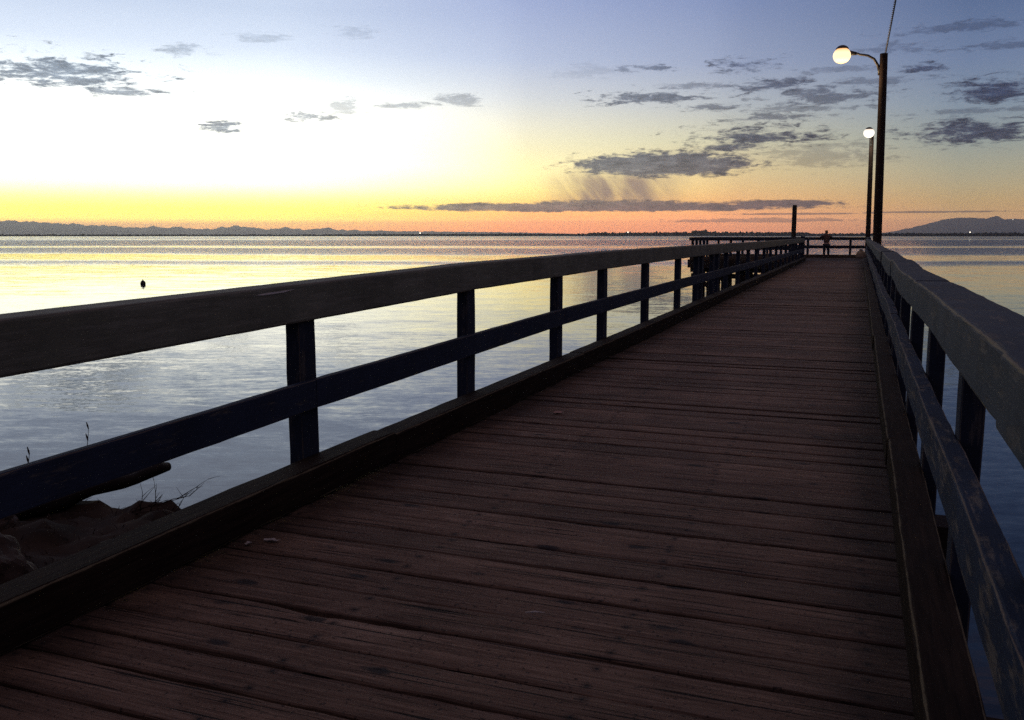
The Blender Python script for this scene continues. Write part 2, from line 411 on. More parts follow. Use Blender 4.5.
def water_material():
    m, t, b = material('sea_water')
    co = t.n('ShaderNodeTexCoord').outputs['Object']
    # u runs along the far shore, v out towards it
    u = t.vm('DOT_PRODUCT', co, (math.cos(R(21)), math.sin(R(21)), 0))
    v_ = t.vm('DOT_PRODUCT', co, (-math.sin(R(21)), math.cos(R(21)), 0))
    def uv(a, b, w=0.0): return t.comb(t.m('MULTIPLY', u, a), t.m('MULTIPLY', v_, b), w)
    # low swell, wind ripples and fine capillaries, as slopes
    s1 = t.noise(uv(.16, .5), 1.0, 2, .5, .3, 1)
    s2 = t.noise(uv(.9, 2.6), 1.0, 3, .55, .2, 1)
    s3 = t.noise(uv(5, 12), 1.0, 2, .5, 0, 1)
    # slicks and rippled lanes lying parallel to the shore
    jit = t.noise(uv(.006, .006, 4.0), 1.0, 4, .6)
    lane = t.m('DIVIDE', 3772.0, t.m('MAXIMUM', v_, 8.0))
    lane = t.m('MULTIPLY', lane, t.m('MULTIPLY_ADD', t.m('SUBTRACT', jit, .5), .55, 1.0))
    g = lambda k: (k, k, k, 1)
    pm = t.ramp(t.m('DIVIDE', lane, 260.0, clamp=True), [(p / 260, g(k)) for p, k in ((0, .5), (2, .8), (2.6, .04), (3.4, .04), (3.9, .8), (4.6, .04), (5.6, .05), (6.4, .9), (11.5, 1.0),
         (12.4, .03), (14.2, .03), (15, .85), (19, .6), (21, .02), (27, .015), (29.5, .45), (33, .02), (60, .012), (85, .02), (120, .028), (200, .036), (260, .04))])
    p2 = t.noise(uv(.02, .09, 8.0), 1.0, 4, .65, .3)
    pm = t.m('ADD', t.xyz(pm)[0], t.m('MULTIPLY', t.m('MULTIPLY', t.mr(p2, .48, .7, 0, 1, smooth=True), .025), t.mr(lane, 20, 120, 1.0, .35)))
    half = (.5, .5, .5)
    def sl(n, k): return t.vm('SCALE', t.vm('SUBTRACT', n, half), k)
    v = t.vm('ADD', sl(s1, .04), t.vm('ADD', sl(s2, t.mr(pm, 0, 1, .015, 2.0)), sl(s3, t.mr(pm, 0, 1, .015, 1.4))))
    v = t.vm('ADD', v, t.vm('SCALE', (.358, -.934, 0.0), t.m('MULTIPLY', pm, .16)))     # wind waves lean, steep side to the pier
    vx, vy, vz = t.xyz(v)
    # swing the slope axes back with the bands
    nrm = t.vm('NORMALIZE', t.comb(vx, vy, 1.0))
    b.inputs['Base Color'].default_value = (.008, .017, .026, 1)
    t.put(b.inputs['Roughness'], .04)
    b.inputs['IOR'].default_value = 1.333
    b.inputs['Specular IOR Level'].default_value = .5
    t.put(b.inputs['Normal'], nrm)
    return m
M['water'] = water_material()

# ------------------------------------------------------------------ water
def build_water():
    n = 96; rad = 15600.0
    vs = [(0, 0, 0)] + [(rad * math.cos(2 * math.pi * k / n), rad * math.sin(2 * math.pi * k / n), 0) for k in range(n)]
    fs = [(0, 1 + k, 1 + (k + 1) % n) for k in range(n)]
    o = meshobj('water', vs, fs, M['water']); o.location = (0, 0, WATER)
    tag(o, kind='structure')
    # sea bed so the sheet is not bottomless near the shore
build_water()

def dirv(az, el):
    return Vector((math.sin(R(az)) * math.cos(R(el)), math.cos(R(az)) * math.cos(R(el)), math.sin(R(el))))

# ------------------------------------------------------------------ far hills and shore
def interp(tab, x):
    if x <= tab[0][0]: return tab[0][1]
    for (a, b), (c, d) in zip(tab, tab[1:]):
        if x <= c: return b + (d - b) * (x - a) / (c - a)
    return tab[-1][1]

def ridge(name, prof, dist, depth, step=.07, rough=20.0, mat='hill'):
    a = prof[0][0]; rows = []
    vs = []; fs = []
    n = int((prof[-1][0] - prof[0][0]) / step) + 1
    fr = [(-.5, 0), (-.3, .45), (-.12, .8), (0, 1), (.2, .7), (.5, 0)]
    for i in range(n):
        az = prof[0][0] + i * step
        h = 1.55 - WATER + dist * math.tan(R(interp(prof, az)))
        h += rough * mn.fractal(Vector((az * 1.9, 3.1, dist * .001)), .85, 2.0, 6) * min(1, h / 60)
        for q, (u, k) in enumerate(fr):
            dd = dist + u * depth * (1 + .25 * mn.noise(Vector((az * .8, u * 3, 2))))
            v = dirv(az, 0) * dd
            hh = max(h * k * (1 + (.25 * mn.noise(Vector((az * 2.5, u * 9, 5))) if 0 < abs(u) < .5 else 0)), 0)
            vs.append((v.x, v.y, WATER - 1 + (hh + 1 if k else -3)))
    m = len(fr)
    for i in range(n - 1):
        for q in range(m - 1):
            fs.append((i * m + q, (i + 1) * m + q, (i + 1) * m + q + 1, i * m + q + 1))
    o = meshobj(name, vs, fs, M[mat], smooth=False)
    return tag(o, kind='structure')
ML = [(-75, .3), (-66, .75), (-60, .6), (-55, .85), (-52, .8), (-50.3, .743), (-48.4, .649), (-46.44, .55), (-44.41, .448), (-43.37, .339), (-42.52, .454), (-41.67, .343), (-41.02, .436), (-40.37, .3),
      (-39.05, .302), (-37.92, .513), (-37.02, .399), (-35.88, .284), (-34.72, .403), (-33.8, .262), (-32.62, .36), (-31.67, .264), (-27.98, .17), (-22, .12), (-17, .02)]
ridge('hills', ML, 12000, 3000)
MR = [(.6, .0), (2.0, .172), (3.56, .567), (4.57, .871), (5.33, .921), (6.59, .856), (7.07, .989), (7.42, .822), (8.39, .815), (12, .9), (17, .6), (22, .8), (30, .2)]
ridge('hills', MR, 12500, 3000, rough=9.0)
def shore():
    vs = []; fs = []
    az = -80.0; i = 0; dist = 1900.0
    rnd = random.Random(5)
    tabs = [(-80, 10), (-33, 9), (-27, 12), (-20, 14), (-16.2, 13), (-16, 21), (-10.4, 24), (-9.9, 21), (-9.7, 33), (-8.9, 34), (-8.7, 24), (-3, 23), (-2.7, 15), (3, 17), (12, 20), (40, 12)]
    while az < 40:
        h = .38 * interp(tabs, az) * (.8 + .5 * abs(mn.fractal(Vector((az * 3.3, 1.1, 7)), 1.0, 2.0, 5))) * (.85 + .3 * rnd.random())
        d0 = dirv(az, 0)
        for u, k in ((0, 0), (15, .8), (60, 1), (500, 1.0), (700, 0)):
            v = d0 * (dist + u); vs.append((v.x, v.y, WATER - .5 + (h * k + .5 if k else -1)))
        az += .05; i += 1
    for j in range(i - 1):
        for q in range(4):
            fs.append((j * 5 + q, (j + 1) * 5 + q, (j + 1) * 5 + q + 1, j * 5 + q + 1))
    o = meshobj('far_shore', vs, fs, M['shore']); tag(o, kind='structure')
shore()
for az, dist, zel, rr, lab in ((-26.73, 1880, .06, 2.0, 'tiny white light on the far shore below the end of the long cloud strip'),
                     (-13.68, 1880, .11, 1.9, 'tiny white light on the far shore under the falling rain'),
                     (7.86, 11200, .80, 8.0, 'tiny white light high on the right-hand mountain'),
                     (5.79, 1880, .10, 1.6, 'tiny white light at the waterline below the right-hand mountain')):
    p = dirv(az, 0) * dist
    zz = max(1.55 + dist * math.tan(R(zel)), WATER + 5)
    mb = MB()
    mb.tube([(0, 0, -6), (0, 0, -rr * .6)], [1.0, .6], 6)
    t = thing('shore_light', lab, 'light', (p.x, p.y, zz), 'lights along the far shore')
    mb.build('mast', M['metal'], t)
    bm = bmesh.new(); bmesh.ops.create_icosphere(bm, subdivisions=2, radius=rr * .62)
    me = bpy.data.meshes.new('lamp_globe'); bm.to_mesh(me); bm.free(); me.materials.append(M['far_light'])
    link(bpy.data.objects.new('lamp_globe', me), t)

# ------------------------------------------------------------------ pier
rng = random.Random(11)
XL, XR = -3.07, .42

def plank_strip(y0, y1, x0, x1, wmin, wmax, seed, org, name, parent, rot_gap=False, seg=44):
    rnd = random.Random(seed)
    vs = []; fs = []; tint = []; wear = []; acr = []
    y = y0
    prof_n = 8
    while y < y1:
        w = rnd.uniform(wmin, wmax)
        gap = rnd.uniform(.008, .014)
        if rnd.random() < .12: gap = rnd.uniform(.018, .028)
        ya, yb = y + gap / 2, min(y + w, y1) - gap / 2
        if yb - ya < .06: break
        th = .075
        sk0, sk1 = rnd.uniform(-.007, .007), rnd.uniform(-.007, .007)
        zt = rnd.uniform(-.004, .004); tilt = rnd.uniform(-.006, .006)
        tn = rnd.random(); sd = rnd.uniform(0, 500)
        e0, e1 = x0 + rnd.uniform(-.04, .03), x1 + rnd.uniform(-.03, .04)
        b = len(vs)
        for i in range(seg + 1):
            u = i / seg; x = e0 + (e1 - e0) * u
            ea = ya + sk0 * (2 * u - 1) + mn.fractal(Vector((x * 2.1, sd, 0)), .8, 2.0, 6) * .009
            eb = yb + sk1 * (2 * u - 1) + mn.fractal(Vector((x * 2.1, sd, 33)), .8, 2.0, 6) * .009
            if rot_gap and ya < 2.86 < yb + .12 and yb > 2.86:
                # a worn, rotted bite out of the plank's far edge
                k = math.exp(-((x + 2.05) / .16) ** 2) * .035 + math.exp(-((x + 1.72) / .2) ** 2) * .022
                eb -= k * (1 + .4 * mn.noise(Vector((x * 14, 2, 2))))
            bow = mn.noise(Vector((x * .5, sd, 9))) * .004
            cup = .003
            m_ = (ea + eb) / 2
            bev = .007 + .004 * mn.noise(Vector((x * 4, sd, 4)))
            pts = [(ea, -th, 0), (ea, -bev, 1), (ea + bev * .9, -.001, 0.55), (ea + .035, .001, 0), (m_, cup * .0 + .002, 0), (eb - .035, .001, 0), (eb - bev * .9, -.001, .55), (eb, -bev, 1), (eb, -th, 0)]
            for (py, pz, e) in pts:
                q = (py - m_)
                vs.append((x - org[0], py - org[1], pz + zt + bow + tilt * q / .13 - org[2] - .006))
                tint.append(tn); wear.append(float(e)); acr.append(q)
        n = len(pts)
        for i in range(seg):
            for j in range(n):
                fs.append((b + i * n + j, b + i * n + (j + 1) % n, b + (i + 1) * n + (j + 1) % n, b + (i + 1) * n + j))
        fs.append(tuple(b + j for j in range(n - 1, -1, -1)))
        fs.append(tuple(b + seg * n + j for j in range(n)))
        y += w
    return meshobj(name, vs, fs, M['deck'], parent, False, {'tint': tint, 'wear': wear, 'across': acr})

pier = thing('wooden_pier', 'long straight wooden pier walkway of dark reddish-brown planks running out over the water', 'pier', (-1.36, 0, 0))
PO = (-1.36, 0, 0)
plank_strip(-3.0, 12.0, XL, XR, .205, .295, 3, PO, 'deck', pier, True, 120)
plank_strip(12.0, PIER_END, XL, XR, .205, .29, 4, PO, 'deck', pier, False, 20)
def kerb(x, ys, seed):
    for i, (a, b) in enumerate(zip(ys, ys[1:])):
        mb = MB(); r = random.Random(seed * 31 + i)
        dx, dz = r.uniform(-.004, .004), r.uniform(-.004, .004)
        mb.timber((x + dx, a + .006, .100 + dz), (x + r.uniform(-.008, .008), b - .006, .100 + r.uniform(-.006, .008)), (1, 0, 0), (.185 if x < 0 else .168), .2, seed=seed + i * 1.7, warp=.008, bev=.016, rough=.0025)
        mb.build('kerb', M['kerb'], pier, False, PO)
kerb(-2.985, [-3, 2.1, 5.35, 9.9, 14.6, 19.2, 25, 31, 37, 43, 49.5, PIER_END], 1)
kerb(.318, [-3, .4, 6.4, 9.6, 13.0, 18.5, 24, 30, 36, 42, 48, PIER_END], 2)
for x in (-2.9, -1.9, -.8, .2):
    mb = MB(); mb.timber((x, -3, -.24), (x, PIER_END, -.24), (1, 0, 0), .15, .28, seg=30, seed=x)
    mb.build('stringer', M['kerb'], pier, False, PO)
y = 2.0
while y < PIER_END:
    mb = MB(); mb.timber((-3.5, y, -.54), (.8, y, -.54), (0, 1, 0), .3, .3, seg=8, seed=y)
    mb.build('cross_beam', M['beam'], pier, False, PO)
    for x in (-3.0, -.9, .3):
        mb = MB(); mb.tube([(x + (.15 if x > -1 else -.1), y, WATER - 3), (x, y, -.70)], [.17, .15], 12)
        mb.build('pile', M['pile'], pier, True, PO)
    y += 4.6

# pier head, a wide platform across the end
HX0, HX1 = -9.85, .62
head = thing('pier_head', 'wide platform across the far end of the pier on many dark piles', 'platform', (-4.9, 60, 0))
HO = (-4.9, 60, 0)
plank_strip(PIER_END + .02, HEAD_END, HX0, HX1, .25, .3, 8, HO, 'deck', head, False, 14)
for yy in (PIER_END + .12, HEAD_END - .12):
    mb = MB(); mb.timber((HX0, yy, -.30), (HX1, yy, -.30), (0, 1, 0), .2, .42, seg=12, seed=yy); mb.build('edge_beam', M['beam'], head, False, HO)
for yy in (57.2, 60, 62.8):
    mb = MB(); mb.timber((HX0, yy, -.66), (HX1, yy, -.66), (0, 1, 0), .34, .30, seg=8, seed=yy); mb.build('cross_beam', M['beam'], head, False, HO)
    for k in range(8):
        x = HX0 + .3 + k * 1.38
        mb = MB(); mb.tube([(x + .04, yy, WATER - 3), (x, yy, -.82)], [.19, .17], 10); mb.build('pile', M['pile'], head, True, HO)
for k in range(7):
    x = HX0 + .3 + k * 1.38
    mb = MB(); mb.timber((x, 57.02, -.95), (x + 1.38, 57.02, -2.2), (0, 1, 0), .08, .24, seg=4, seed=k); mb.build('brace', M['beam'], head, False, HO)
mb = MB(); mb.timber((HX0, 57.38, -1.05), (-3.4, 57.38, -1.05), (0, 1, 0), .08, .3, seg=8, seed=3); mb.build('brace', M['beam'], head, False, HO)
for a, b_, yy in ((HX0 + .1, -7.0, HEAD_END - .35), (-6.98, -3.2, HEAD_END - .35), (-3.18, HX1 - .1, HEAD_END - .35)):
    mb = MB(); mb.timber((a, yy, .10), (b_, yy, .10), (0, 1, 0), .2, .2, seg=6, seed=a, bev=.02); mb.build('kerb', M['kerb_x'], head, False, HO)
mb = MB(); mb.timber((HX0 + .1, PIER_END + .2, .10), (-3.2, PIER_END + .2, .10), (0, 1, 0), .2, .2, seg=6, seed=4, bev=.02); mb.build('kerb', M['kerb_x'], head, False, HO)

# ------------------------------------------------------------------ railings
LZ = [(-3, -.16), (2.4, -.064), (4.9, -.005), (9.0, .035), (18, .035), (30, .01), (57, .0)]
def lz(y): return interp(LZ, y)
left = thing('wooden_railing', 'long dark painted timber railing along the left edge of the pier, seen against bright water', 'railing', (-3.12, 0, 0))
LO = (-3.12, 0, 0)
def bent(mb, x, ya, yb, z0, zf, w, h, seed, warp, bev, rough):
    """a timber following a gentle sag: built as consecutive stations on one skin"""
    mb.timber((x, ya, z0 + zf(ya)), (x, yb, z0 + zf(yb)), (1, 0, 0), w, h, seed=seed, warp=warp, bev=bev, rough=rough)
ys = [-3.0, 2.35, 7.05, 11.4, 16.7, 20.9, 26.0, 31.0, 36.0, 41.0, 46.0, 51.0, PIER_END]
for i, (a, b) in enumerate(zip(ys, ys[1:])):
    mb = MB(); bent(mb, -3.125, a + .003, b - .003, 1.178, lz, .20, .225, 20 + i, .005, .014, .0018); mb.build('top_rail', M['rail_olive'], left, False, LO)
ys2 = [-3.0, 4.59, 9.54, 14.03, 18.8, 23.4, 28.5, 33.5, 38.5, 43.5, 48.5, PIER_END]
for i, (a, b) in enumerate(zip(ys2, ys2[1:])):
    mb = MB(); bent(mb, -3.045, a + .003, b - .003, .605, lz, .048, .178, 60 + i, .004, .008, .0018); mb.build('middle_rail', M['plank_rail'], left, False, LO)
lposts = [-.4, 2.0, 4.585, 7.05, 9.54, 11.46, 14.03, 16.77, 18.8, 19.35, 20.9, 21.7, 23.25, 25.7, 28.1, 30.5, 33, 35.5, 38, 40.5, 43, 45.5, 48, 50.5, 53]
for i, y in enumerate(lposts):
    mb = MB(); r = random.Random(i)
    mb.timber((-3.126 + r.uniform(-.004, .004), y + r.uniform(-.01, .01), -.42), (-3.126, y, 1.064 + lz(y)), (1, 0, 0), .10, .178, seg=9, seed=i * 2.1, warp=.008, bev=.010)
    mb.build('post', M['post'], left, False, LO)
mb = MB(); mb.timber((-3.12, PIER_END - .12, -.3), (-3.12, PIER_END - .12, 1.42), (1, 0, 0), .24, .24, seg=8, seed=77, bev=.02); mb.build('post', M['post'], left, False, LO)
# pale scrape on the top rail's inner face
mb = MB()
pts = [(-3.021 , 4.03), (-3.021, 4.12), (-3.021, 4.26), (-3.021, 4.40), (-3.021, 4.28), (-3.021, 4.10)]
zz = [1.222, 1.229, 1.232, 1.236, 1.223, 1.219]
mb.add([(-3.0195, p[1], q) for p, q in zip(pts, zz)] + [(-3.030, p[1], q) for p, q in zip(pts, zz)],
       [(0, 1, 2, 3, 4, 5), (11, 10, 9, 8, 7, 6)] + [(i, i + 6, (i + 1) % 6 + 6, (i + 1) % 6) for i in range(6)])
sc_ = mb.build('scrape', M['bare'], left, False, LO); sc_['label'] = 'small pale scrape on the dark top rail'

right = thing('wooden_railing', 'weathered grey-blue timber railing along the right edge of the pier, close beside the viewer', 'railing', (.42, 0, 0))
RO = (.42, 0, 0)
def rz(y): return .008 * math.sin(y * .55 + .6)
ys = [-3.0, -1.2, 2.28, 6.0, 10.4, 15.0, 20, 25, 30.5, 36, 41, 46, 51, PIER_END]
for i, (a, b) in enumerate(zip(ys, ys[1:])):
    mb = MB(); bent(mb, .418, a + .003, b - .003, 1.185, rz, .205, .182, 120 + i, .022, .014, .0025); mb.build('top_rail', M['rail'], right, False, RO)
ys2 = [-3.0, .9, 5.1, 9.9, 14.6, 19.5, 24, 29, 34, 39, 44, 49, PIER_END]
for i, (a, b) in enumerate(zip(ys2, ys2[1:])):
    mb = MB(); bent(mb, .360, a + .003, b - .003, .663, rz, .078, .185, 160 + i, .016, .010, .0025); mb.build('middle_rail', M['rail_blue'], right, False, RO)
rposts = [-1.2, .4, 2.13, 3.88, 5.62, 7.4, 9.3, 10.9, 12.2, 14, 15.8, 17.6, 19.4, 21.2, 23, 25, 27, 29, 31, 33, 35, 37, 39, 41, 43, 45, 47, 49, 51, 53, 55]
for i, y in enumerate(rposts):
    mb = MB(); mb.timber((.444, y + .075, -.42), (.442, y + .075, 1.088 + rz(y)), (1, 0, 0), .088, .16, seg=9, seed=i * 3.7 + 90, warp=.008, bev=.010)
    mb.build('post', M['post'], right, False, RO)

endr = thing('wooden_railing', 'low dark railing round the far platform at the end of the pier, under the horizon', 'railing', (-4.9, 63.6, 0))
EO = (-4.9, 63.6, 0)
def side(p, q, nposts, mat, nposts_at=None, z=1.35):
    p = Vector(p); q = Vector(q); d = (q - p).normalized(); nrm = Vector((-d.y, d.x, 0))
    mb = MB(); mb.timber(p + Vector((0, 0, z - .10)), q + Vector((0, 0, z - .10)), nrm, .2, .20, seg=10, seed=p.x + q.y); mb.build('top_rail', mat, endr, False, EO)
    mb = MB(); off = nrm * .09
    mb.timber(p + off + Vector((0, 0, .70)), q + off + Vector((0, 0, .70)), nrm, .06, .20, seg=10, seed=p.x - q.y); mb.build('middle_rail', mat, endr, False, EO)
    for k in range(nposts):
        u = nposts_at[k] if nposts_at else (k + .5) / nposts
        c = p.lerp(q, u)
        mb = MB(); mb.timber(c + Vector((0, 0, .0)), c + Vector((0, 0, z - .20)), nrm, .15, .15, seg=4, seed=k + p.x); mb.build('post', M['post'], endr, False, EO)
side((HX0 + .12, HEAD_END - .2, 0), (HX1 - .1, HEAD_END - .2, 0), 6, M['rail_x'], [.06, .22, .38, .53, .635, .895])
side((HX0 + .14, PIER_END + .2, 0), (-3.26, PIER_END + .2, 0), 4, M['rail_x'])
side((HX0 + .1, PIER_END + .35, 0), (HX0 + .1, HEAD_END - .35, 0), 5, M['plank_rail'])
side((HX1 - .1, PIER_END + .2, 0), (HX1 - .1, HEAD_END - .35, 0), 4, M['plank_rail'])

# mooring pile beyond the platform
mb = MB(); mb.tube([(-.05, .1, -6), (0, 0, 1.0), (.0, 0, 3.42), (0, 0, 3.5)], [.2, .16, .15, .12], 12)
o = mb.build('mooring_pile', M['pile'], None, True); o.location = (-4.23, 64.75, 0)
tag(o, 'lone thick dark pile standing above the far railing, left of the two lamp poles', 'pile')

# ------------------------------------------------------------------ lamps
def lamp(loc, label, top, arm, ang, lean, globe, gmat, power, lcol):
    t = thing('street_lamp', label, 'street lamp', loc, 'lit lamps on wooden poles')
    mb = MB()
    n = 8; H = top
    mb.tube([(lean * (i / n), 0, -3.2 * (1 - i / n) + H * i / n) for i in range(n + 1)], [.175 - .04 * i / n for i in range(n + 1)], 14)
    mb.build('pole', M['pole'], t, True)
    d = Vector((math.cos(ang), math.sin(ang), 0)); tp = Vector((lean, 0, H))
    mb = MB(); pts = []
    st = tp + d * .12 + Vector((0, 0, -.62))
    ctrl = [(0, 0), (.06, .22), (.2, .45), (.42, .58), (.7, .63), (arm - .55, .66), (arm - .20, .66)]
    mb.tube([st + d * a + Vector((0, 0, b)) for a, b in ctrl], [.05, .05, .045, .042, .04, .04, .04], 10)
    mb.tube([st + d * -.02 + Vector((0, 0, -.12)), st + d * -.02 + Vector((0, 0, .14))], [.075, .075], 10)
    mb.build('arm', M['metal'], t, True)
    hd = st + d * arm + Vector((0, 0, .70))
    # lamp head: cowl above a refractor globe
    prof = [(.03, .28), (.08, .275), (.14, .25), (.19, .21), (.22, .17), (.23, .14)]
    mb = MB(); ns = 20; vs = []; fs = []
    for r, z in prof:
        for k in range(ns):
            q = 2 * math.pi * k / ns; vs.append((hd.x + r * math.cos(q), hd.y + r * math.sin(q), hd.z + z))
    for i in range(len(prof) - 1):
        for k in range(ns): fs.append((i * ns + k, i * ns + (k + 1) % ns, (i + 1) * ns + (k + 1) % ns, (i + 1) * ns + k))
    fs.append(tuple(range(ns)))
    mb.add(vs, fs)
    mb.tube([st + d * (arm - .50) + Vector((0, 0, .665)), hd - d * .22 + Vector((0, 0, .0))], [.055, .10], 10)
    hdo = mb.build('lamp_head', M['metal'], t, True)
    mb = MB(); vs = []; fs = []; rings = 12
    for i in range(1, rings):
        a = math.pi * i / rings
        for k in range(ns):
            q = 2 * math.pi * k / ns
            vs.append((hd.x + globe * math.sin(a) * math.cos(q), hd.y + globe * math.sin(a) * math.sin(q), hd.z - .08 + globe * .92 * math.cos(a)))
    for i in range(rings - 2):
        for k in range(ns): fs.append((i * ns + k, i * ns + (k + 1) % ns, (i + 1) * ns + (k + 1) % ns, (i + 1) * ns + k))
    fs.append(tuple(range(ns))); fs.append(tuple((rings - 2) * ns + k for k in range(ns)))
    mb.add(vs, fs); mb.build('lamp_globe', gmat, hdo, True)
    ld = bpy.data.lights.new('lamp_light', 'POINT'); ld.energy = power; ld.color = lcol; ld.shadow_soft_size = globe
    lo = bpy.data.objects.new('lamp_light', ld); lo.location = hd + Vector((0, 0, -.08 - globe - .35)); ld.shadow_soft_size = .15; link(lo, t)
    return t, tp + Vector(loc)
t1, wtop = lamp((.68, 36.0, 0), 'nearer and taller lamp on a brown wooden pole, its orange-white globe on an arm', 7.95, 1.30, R(186), -.20, .31, M['lamp_warm'], 170, (1, .68, .36))
t2, _ = lamp((.56, 63.3, 0), 'farther lamp at the end of the pier, its white globe directly above its thin pole', 7.85, .9, R(-100), -.17, .33, M['lamp_white'], 90, (1, .9, .7))

# overhead cable from the near pole back towards the shore
mb = MB()
a = wtop + Vector((.05, -.1, .02)); b = Vector((.83, -16, 8.3))
for ph in (0, math.pi):
    pts = []
    for i in range(520):
        u = i / 519
        p = a.lerp(b, u) + Vector((0, 0, -1.1 * 4 * u * (1 - u) * .35))
        q = u * 2 * math.pi * 95 + ph
        pts.append(p + Vector((math.cos(q) * .022, 0, math.sin(q) * .022)))
    mb.tube(pts, .014, 6)
o = mb.build('overhead_cable', M['cable'], None, True, a); o.location = a
tag(o, 'thin twisted overhead cable rising from the top of the nearer lamp pole', 'cable')

# ------------------------------------------------------------------ shore bank on the left, rocks, driftwood, twigs
def bank():
    vs = []; fs = []; nx, ny = 300, 300
    def hgt(x, y):
        # a mound under the landward end of the pier that falls to the water
        edge = 5.22 + .55 * mn.fractal(Vector((x * .5, 1.3, 0)), 1, 2, 3) + .20 * (-(x + 4.8)) * .6
        edge = min(edge, 6.2) if x < -3 else 4.6
        d = y - edge
        top = -.50 - .03 * max(0, -x - 5)
        h = top if d < 0 else top - d * 1.5 - d * d * .1
        h += .10 * mn.fractal(Vector((x * 1.3, y * 1.3, 2)), 1, 2, 5) + .07 * mn.fractal(Vector((x * 4.5, y * 4.5, 4)), .8, 2, 4)
        if x < -9: h -= (-9 - x) * .45
        if -3.6 < x < .9: h = min(h, -.85)
        return max(h, WATER - 1.2)
    for j in range(ny + 1):
        yy = -14 + 24 * j / ny
        for i in range(nx + 1):
            xx = -16 + 24 * i / nx
            vs.append((xx, yy, hgt(xx, yy)))
    for j in range(ny):
        for i in range(nx):
            a = j * (nx + 1) + i; fs.append((a, a + 1, a + nx + 2, a + nx + 1))
    o = meshobj('shore_ground', vs, fs, M['soil'], smooth=True); tag(o, kind='structure')
    return hgt
hgt = bank()
def boulder(x, y, r, seed, label, grp='boulders on the bank'):
    bm = bmesh.new(); bmesh.ops.create_icosphere(bm, subdivisions=4, radius=1)
    rr = random.Random(seed); s = (rr.uniform(.8, 1.3), rr.uniform(.8, 1.2), rr.uniform(.55, .8))
    for v in bm.verts:
        p = v.co.copy(); k = 1 + .28 * mn.fractal(p * .9 + Vector((seed * 3.1, 0, 0)), 1, 2, 4)
        k -= .12 * abs(mn.noise(p * 2.2 + Vector((0, seed, 0))))
        v.co = Vector((p.x * s[0], p.y * s[1], p.z * s[2])) * k * r
    me = bpy.data.meshes.new('boulder'); bm.to_mesh(me); bm.free(); me.materials.append(M['rock'])
    o = bpy.data.objects.new('boulder', me); o.location = (x, y, hgt(x, y) + r * .28); o.rotation_euler[2] = seed
    link(o); tag(o, label, 'boulder', grp)
boulder(-4.75, 3.65, .30, 1, 'largest reddish-brown boulder on the bank, in the lower left corner behind the kerb')
boulder(-5.6, 4.35, .17, 2, 'small brown boulder on the bank, just left of the large one')
boulder(-4.35, 4.25, .13, 3, 'small brown boulder on the bank, between the large one and the bramble')
# grass tufts on the bank
gr = MB(); rr = random.Random(4)
for k in range(900):
    x = rr.uniform(-7.5, -3.5); y = rr.uniform(2.6, 5.3); z = hgt(x, y)
    a = rr.uniform(0, 6.28); h = rr.uniform(.015, .06); l = rr.uniform(.02, .07)
    w = .004
    p0 = Vector((x, y, z - .01)); p1 = p0 + Vector((math.cos(a) * l * .4, math.sin(a) * l * .4, h * .7)); p2 = p0 + Vector((math.cos(a) * l, math.sin(a) * l, h))
    gr.tube([p0, p1, p2], [w, w * .7, w * .3], 3)
o = gr.build('dry_grass', M['twig']); tag(o, kind='stuff')
# driftwood log
mb = MB(); rr = random.Random(9)
p0 = Vector((-5.72, 4.55, -.47)); p1 = Vector((-5.49, 6.04, -.45))
pts = [p0.lerp(p1, i / 12) + Vector((.02 * math.sin(i * .9), 0, .012 * math.sin(i * 1.3))) for i in range(13)]
rad = [.09, .10, .095, .09, .085, .078, .07, .066, .056, .050, .054, .056, .038]
mb.tube(pts, rad, 12)
o = mb.build('driftwood_log', M['drift'], None, True, p0); o.location = p0
tag(o, 'dark driftwood log with a rounded tip poking out from the bank over the water', 'log')
# bare bramble
def branch(mb, p, d, L, r, depth, rnd):
    n = max(4, int(L / .05)); pts = [p.copy()]; q = p.copy(); dd = d.normalized()
    for i in range(n):
        dd = (dd + Vector((rnd.uniform(-.16, .16), rnd.uniform(-.16, .16), rnd.uniform(-.14, .10)))).normalized()
        q = q + dd * (L / n); pts.append(q.copy())
        if depth and rnd.random() < .34:
            nd = (dd + Vector((rnd.uniform(-.8, .8), rnd.uniform(-.8, .8), rnd.uniform(-.3, .8)))).normalized()
            branch(mb, q, nd, L * rnd.uniform(.25, .5), r * .6, depth - 1, rnd)
    mb.tube(pts, [r * (1 - .75 * i / n) for i in range(n + 1)], 5)
mb = MB(); rnd = random.Random(21)
base = Vector((-5.05, 4.98, hgt(-5.05, 4.98) - .02))
for d, L in (((.85, .12, .26), .85), ((.7, .35, .34), .55), ((.5, .4, .30), .35)):
    branch(mb, base, Vector(d), L, .007, 2, rnd)
o = mb.build('bare_bramble', M['twig'], None, True, base); o.location = base
tag(o, 'leafless arching bramble growing from the bank beside the kerb', 'bramble')
for (x, y, z0, L, lab) in ((-6.40, 5.32, -.62, .36, 'dry seed stalk on the bank, leftmost, standing above the middle rail'),
                           (-6.5, 6.04, -.72, .52, 'thin leaning dry stalk on the bank, right of the other stalk')):
    mb = MB(); b0 = Vector((x, y, z0))
    pts = [b0 + Vector((.02 * i * .3 + .004 * math.sin(i), .01 * i * .5, L * i / 10)) for i in range(11)]
    mb.tube(pts, [.006 * (1 - .06 * i) for i in range(11)], 5)
    for i in (8, 10):
        q = pts[i]; s = 1 if i % 2 else -1
        mb.tube([q, q + Vector((.02 * s, .01, .03)), q + Vector((.03 * s, .01, .06))], [.005, .008, .003], 5)
    o = mb.build('dry_stalk', M['twig'], None, True, b0); o.location = b0
    tag(o, lab, 'plant', 'dry stalks on the bank')

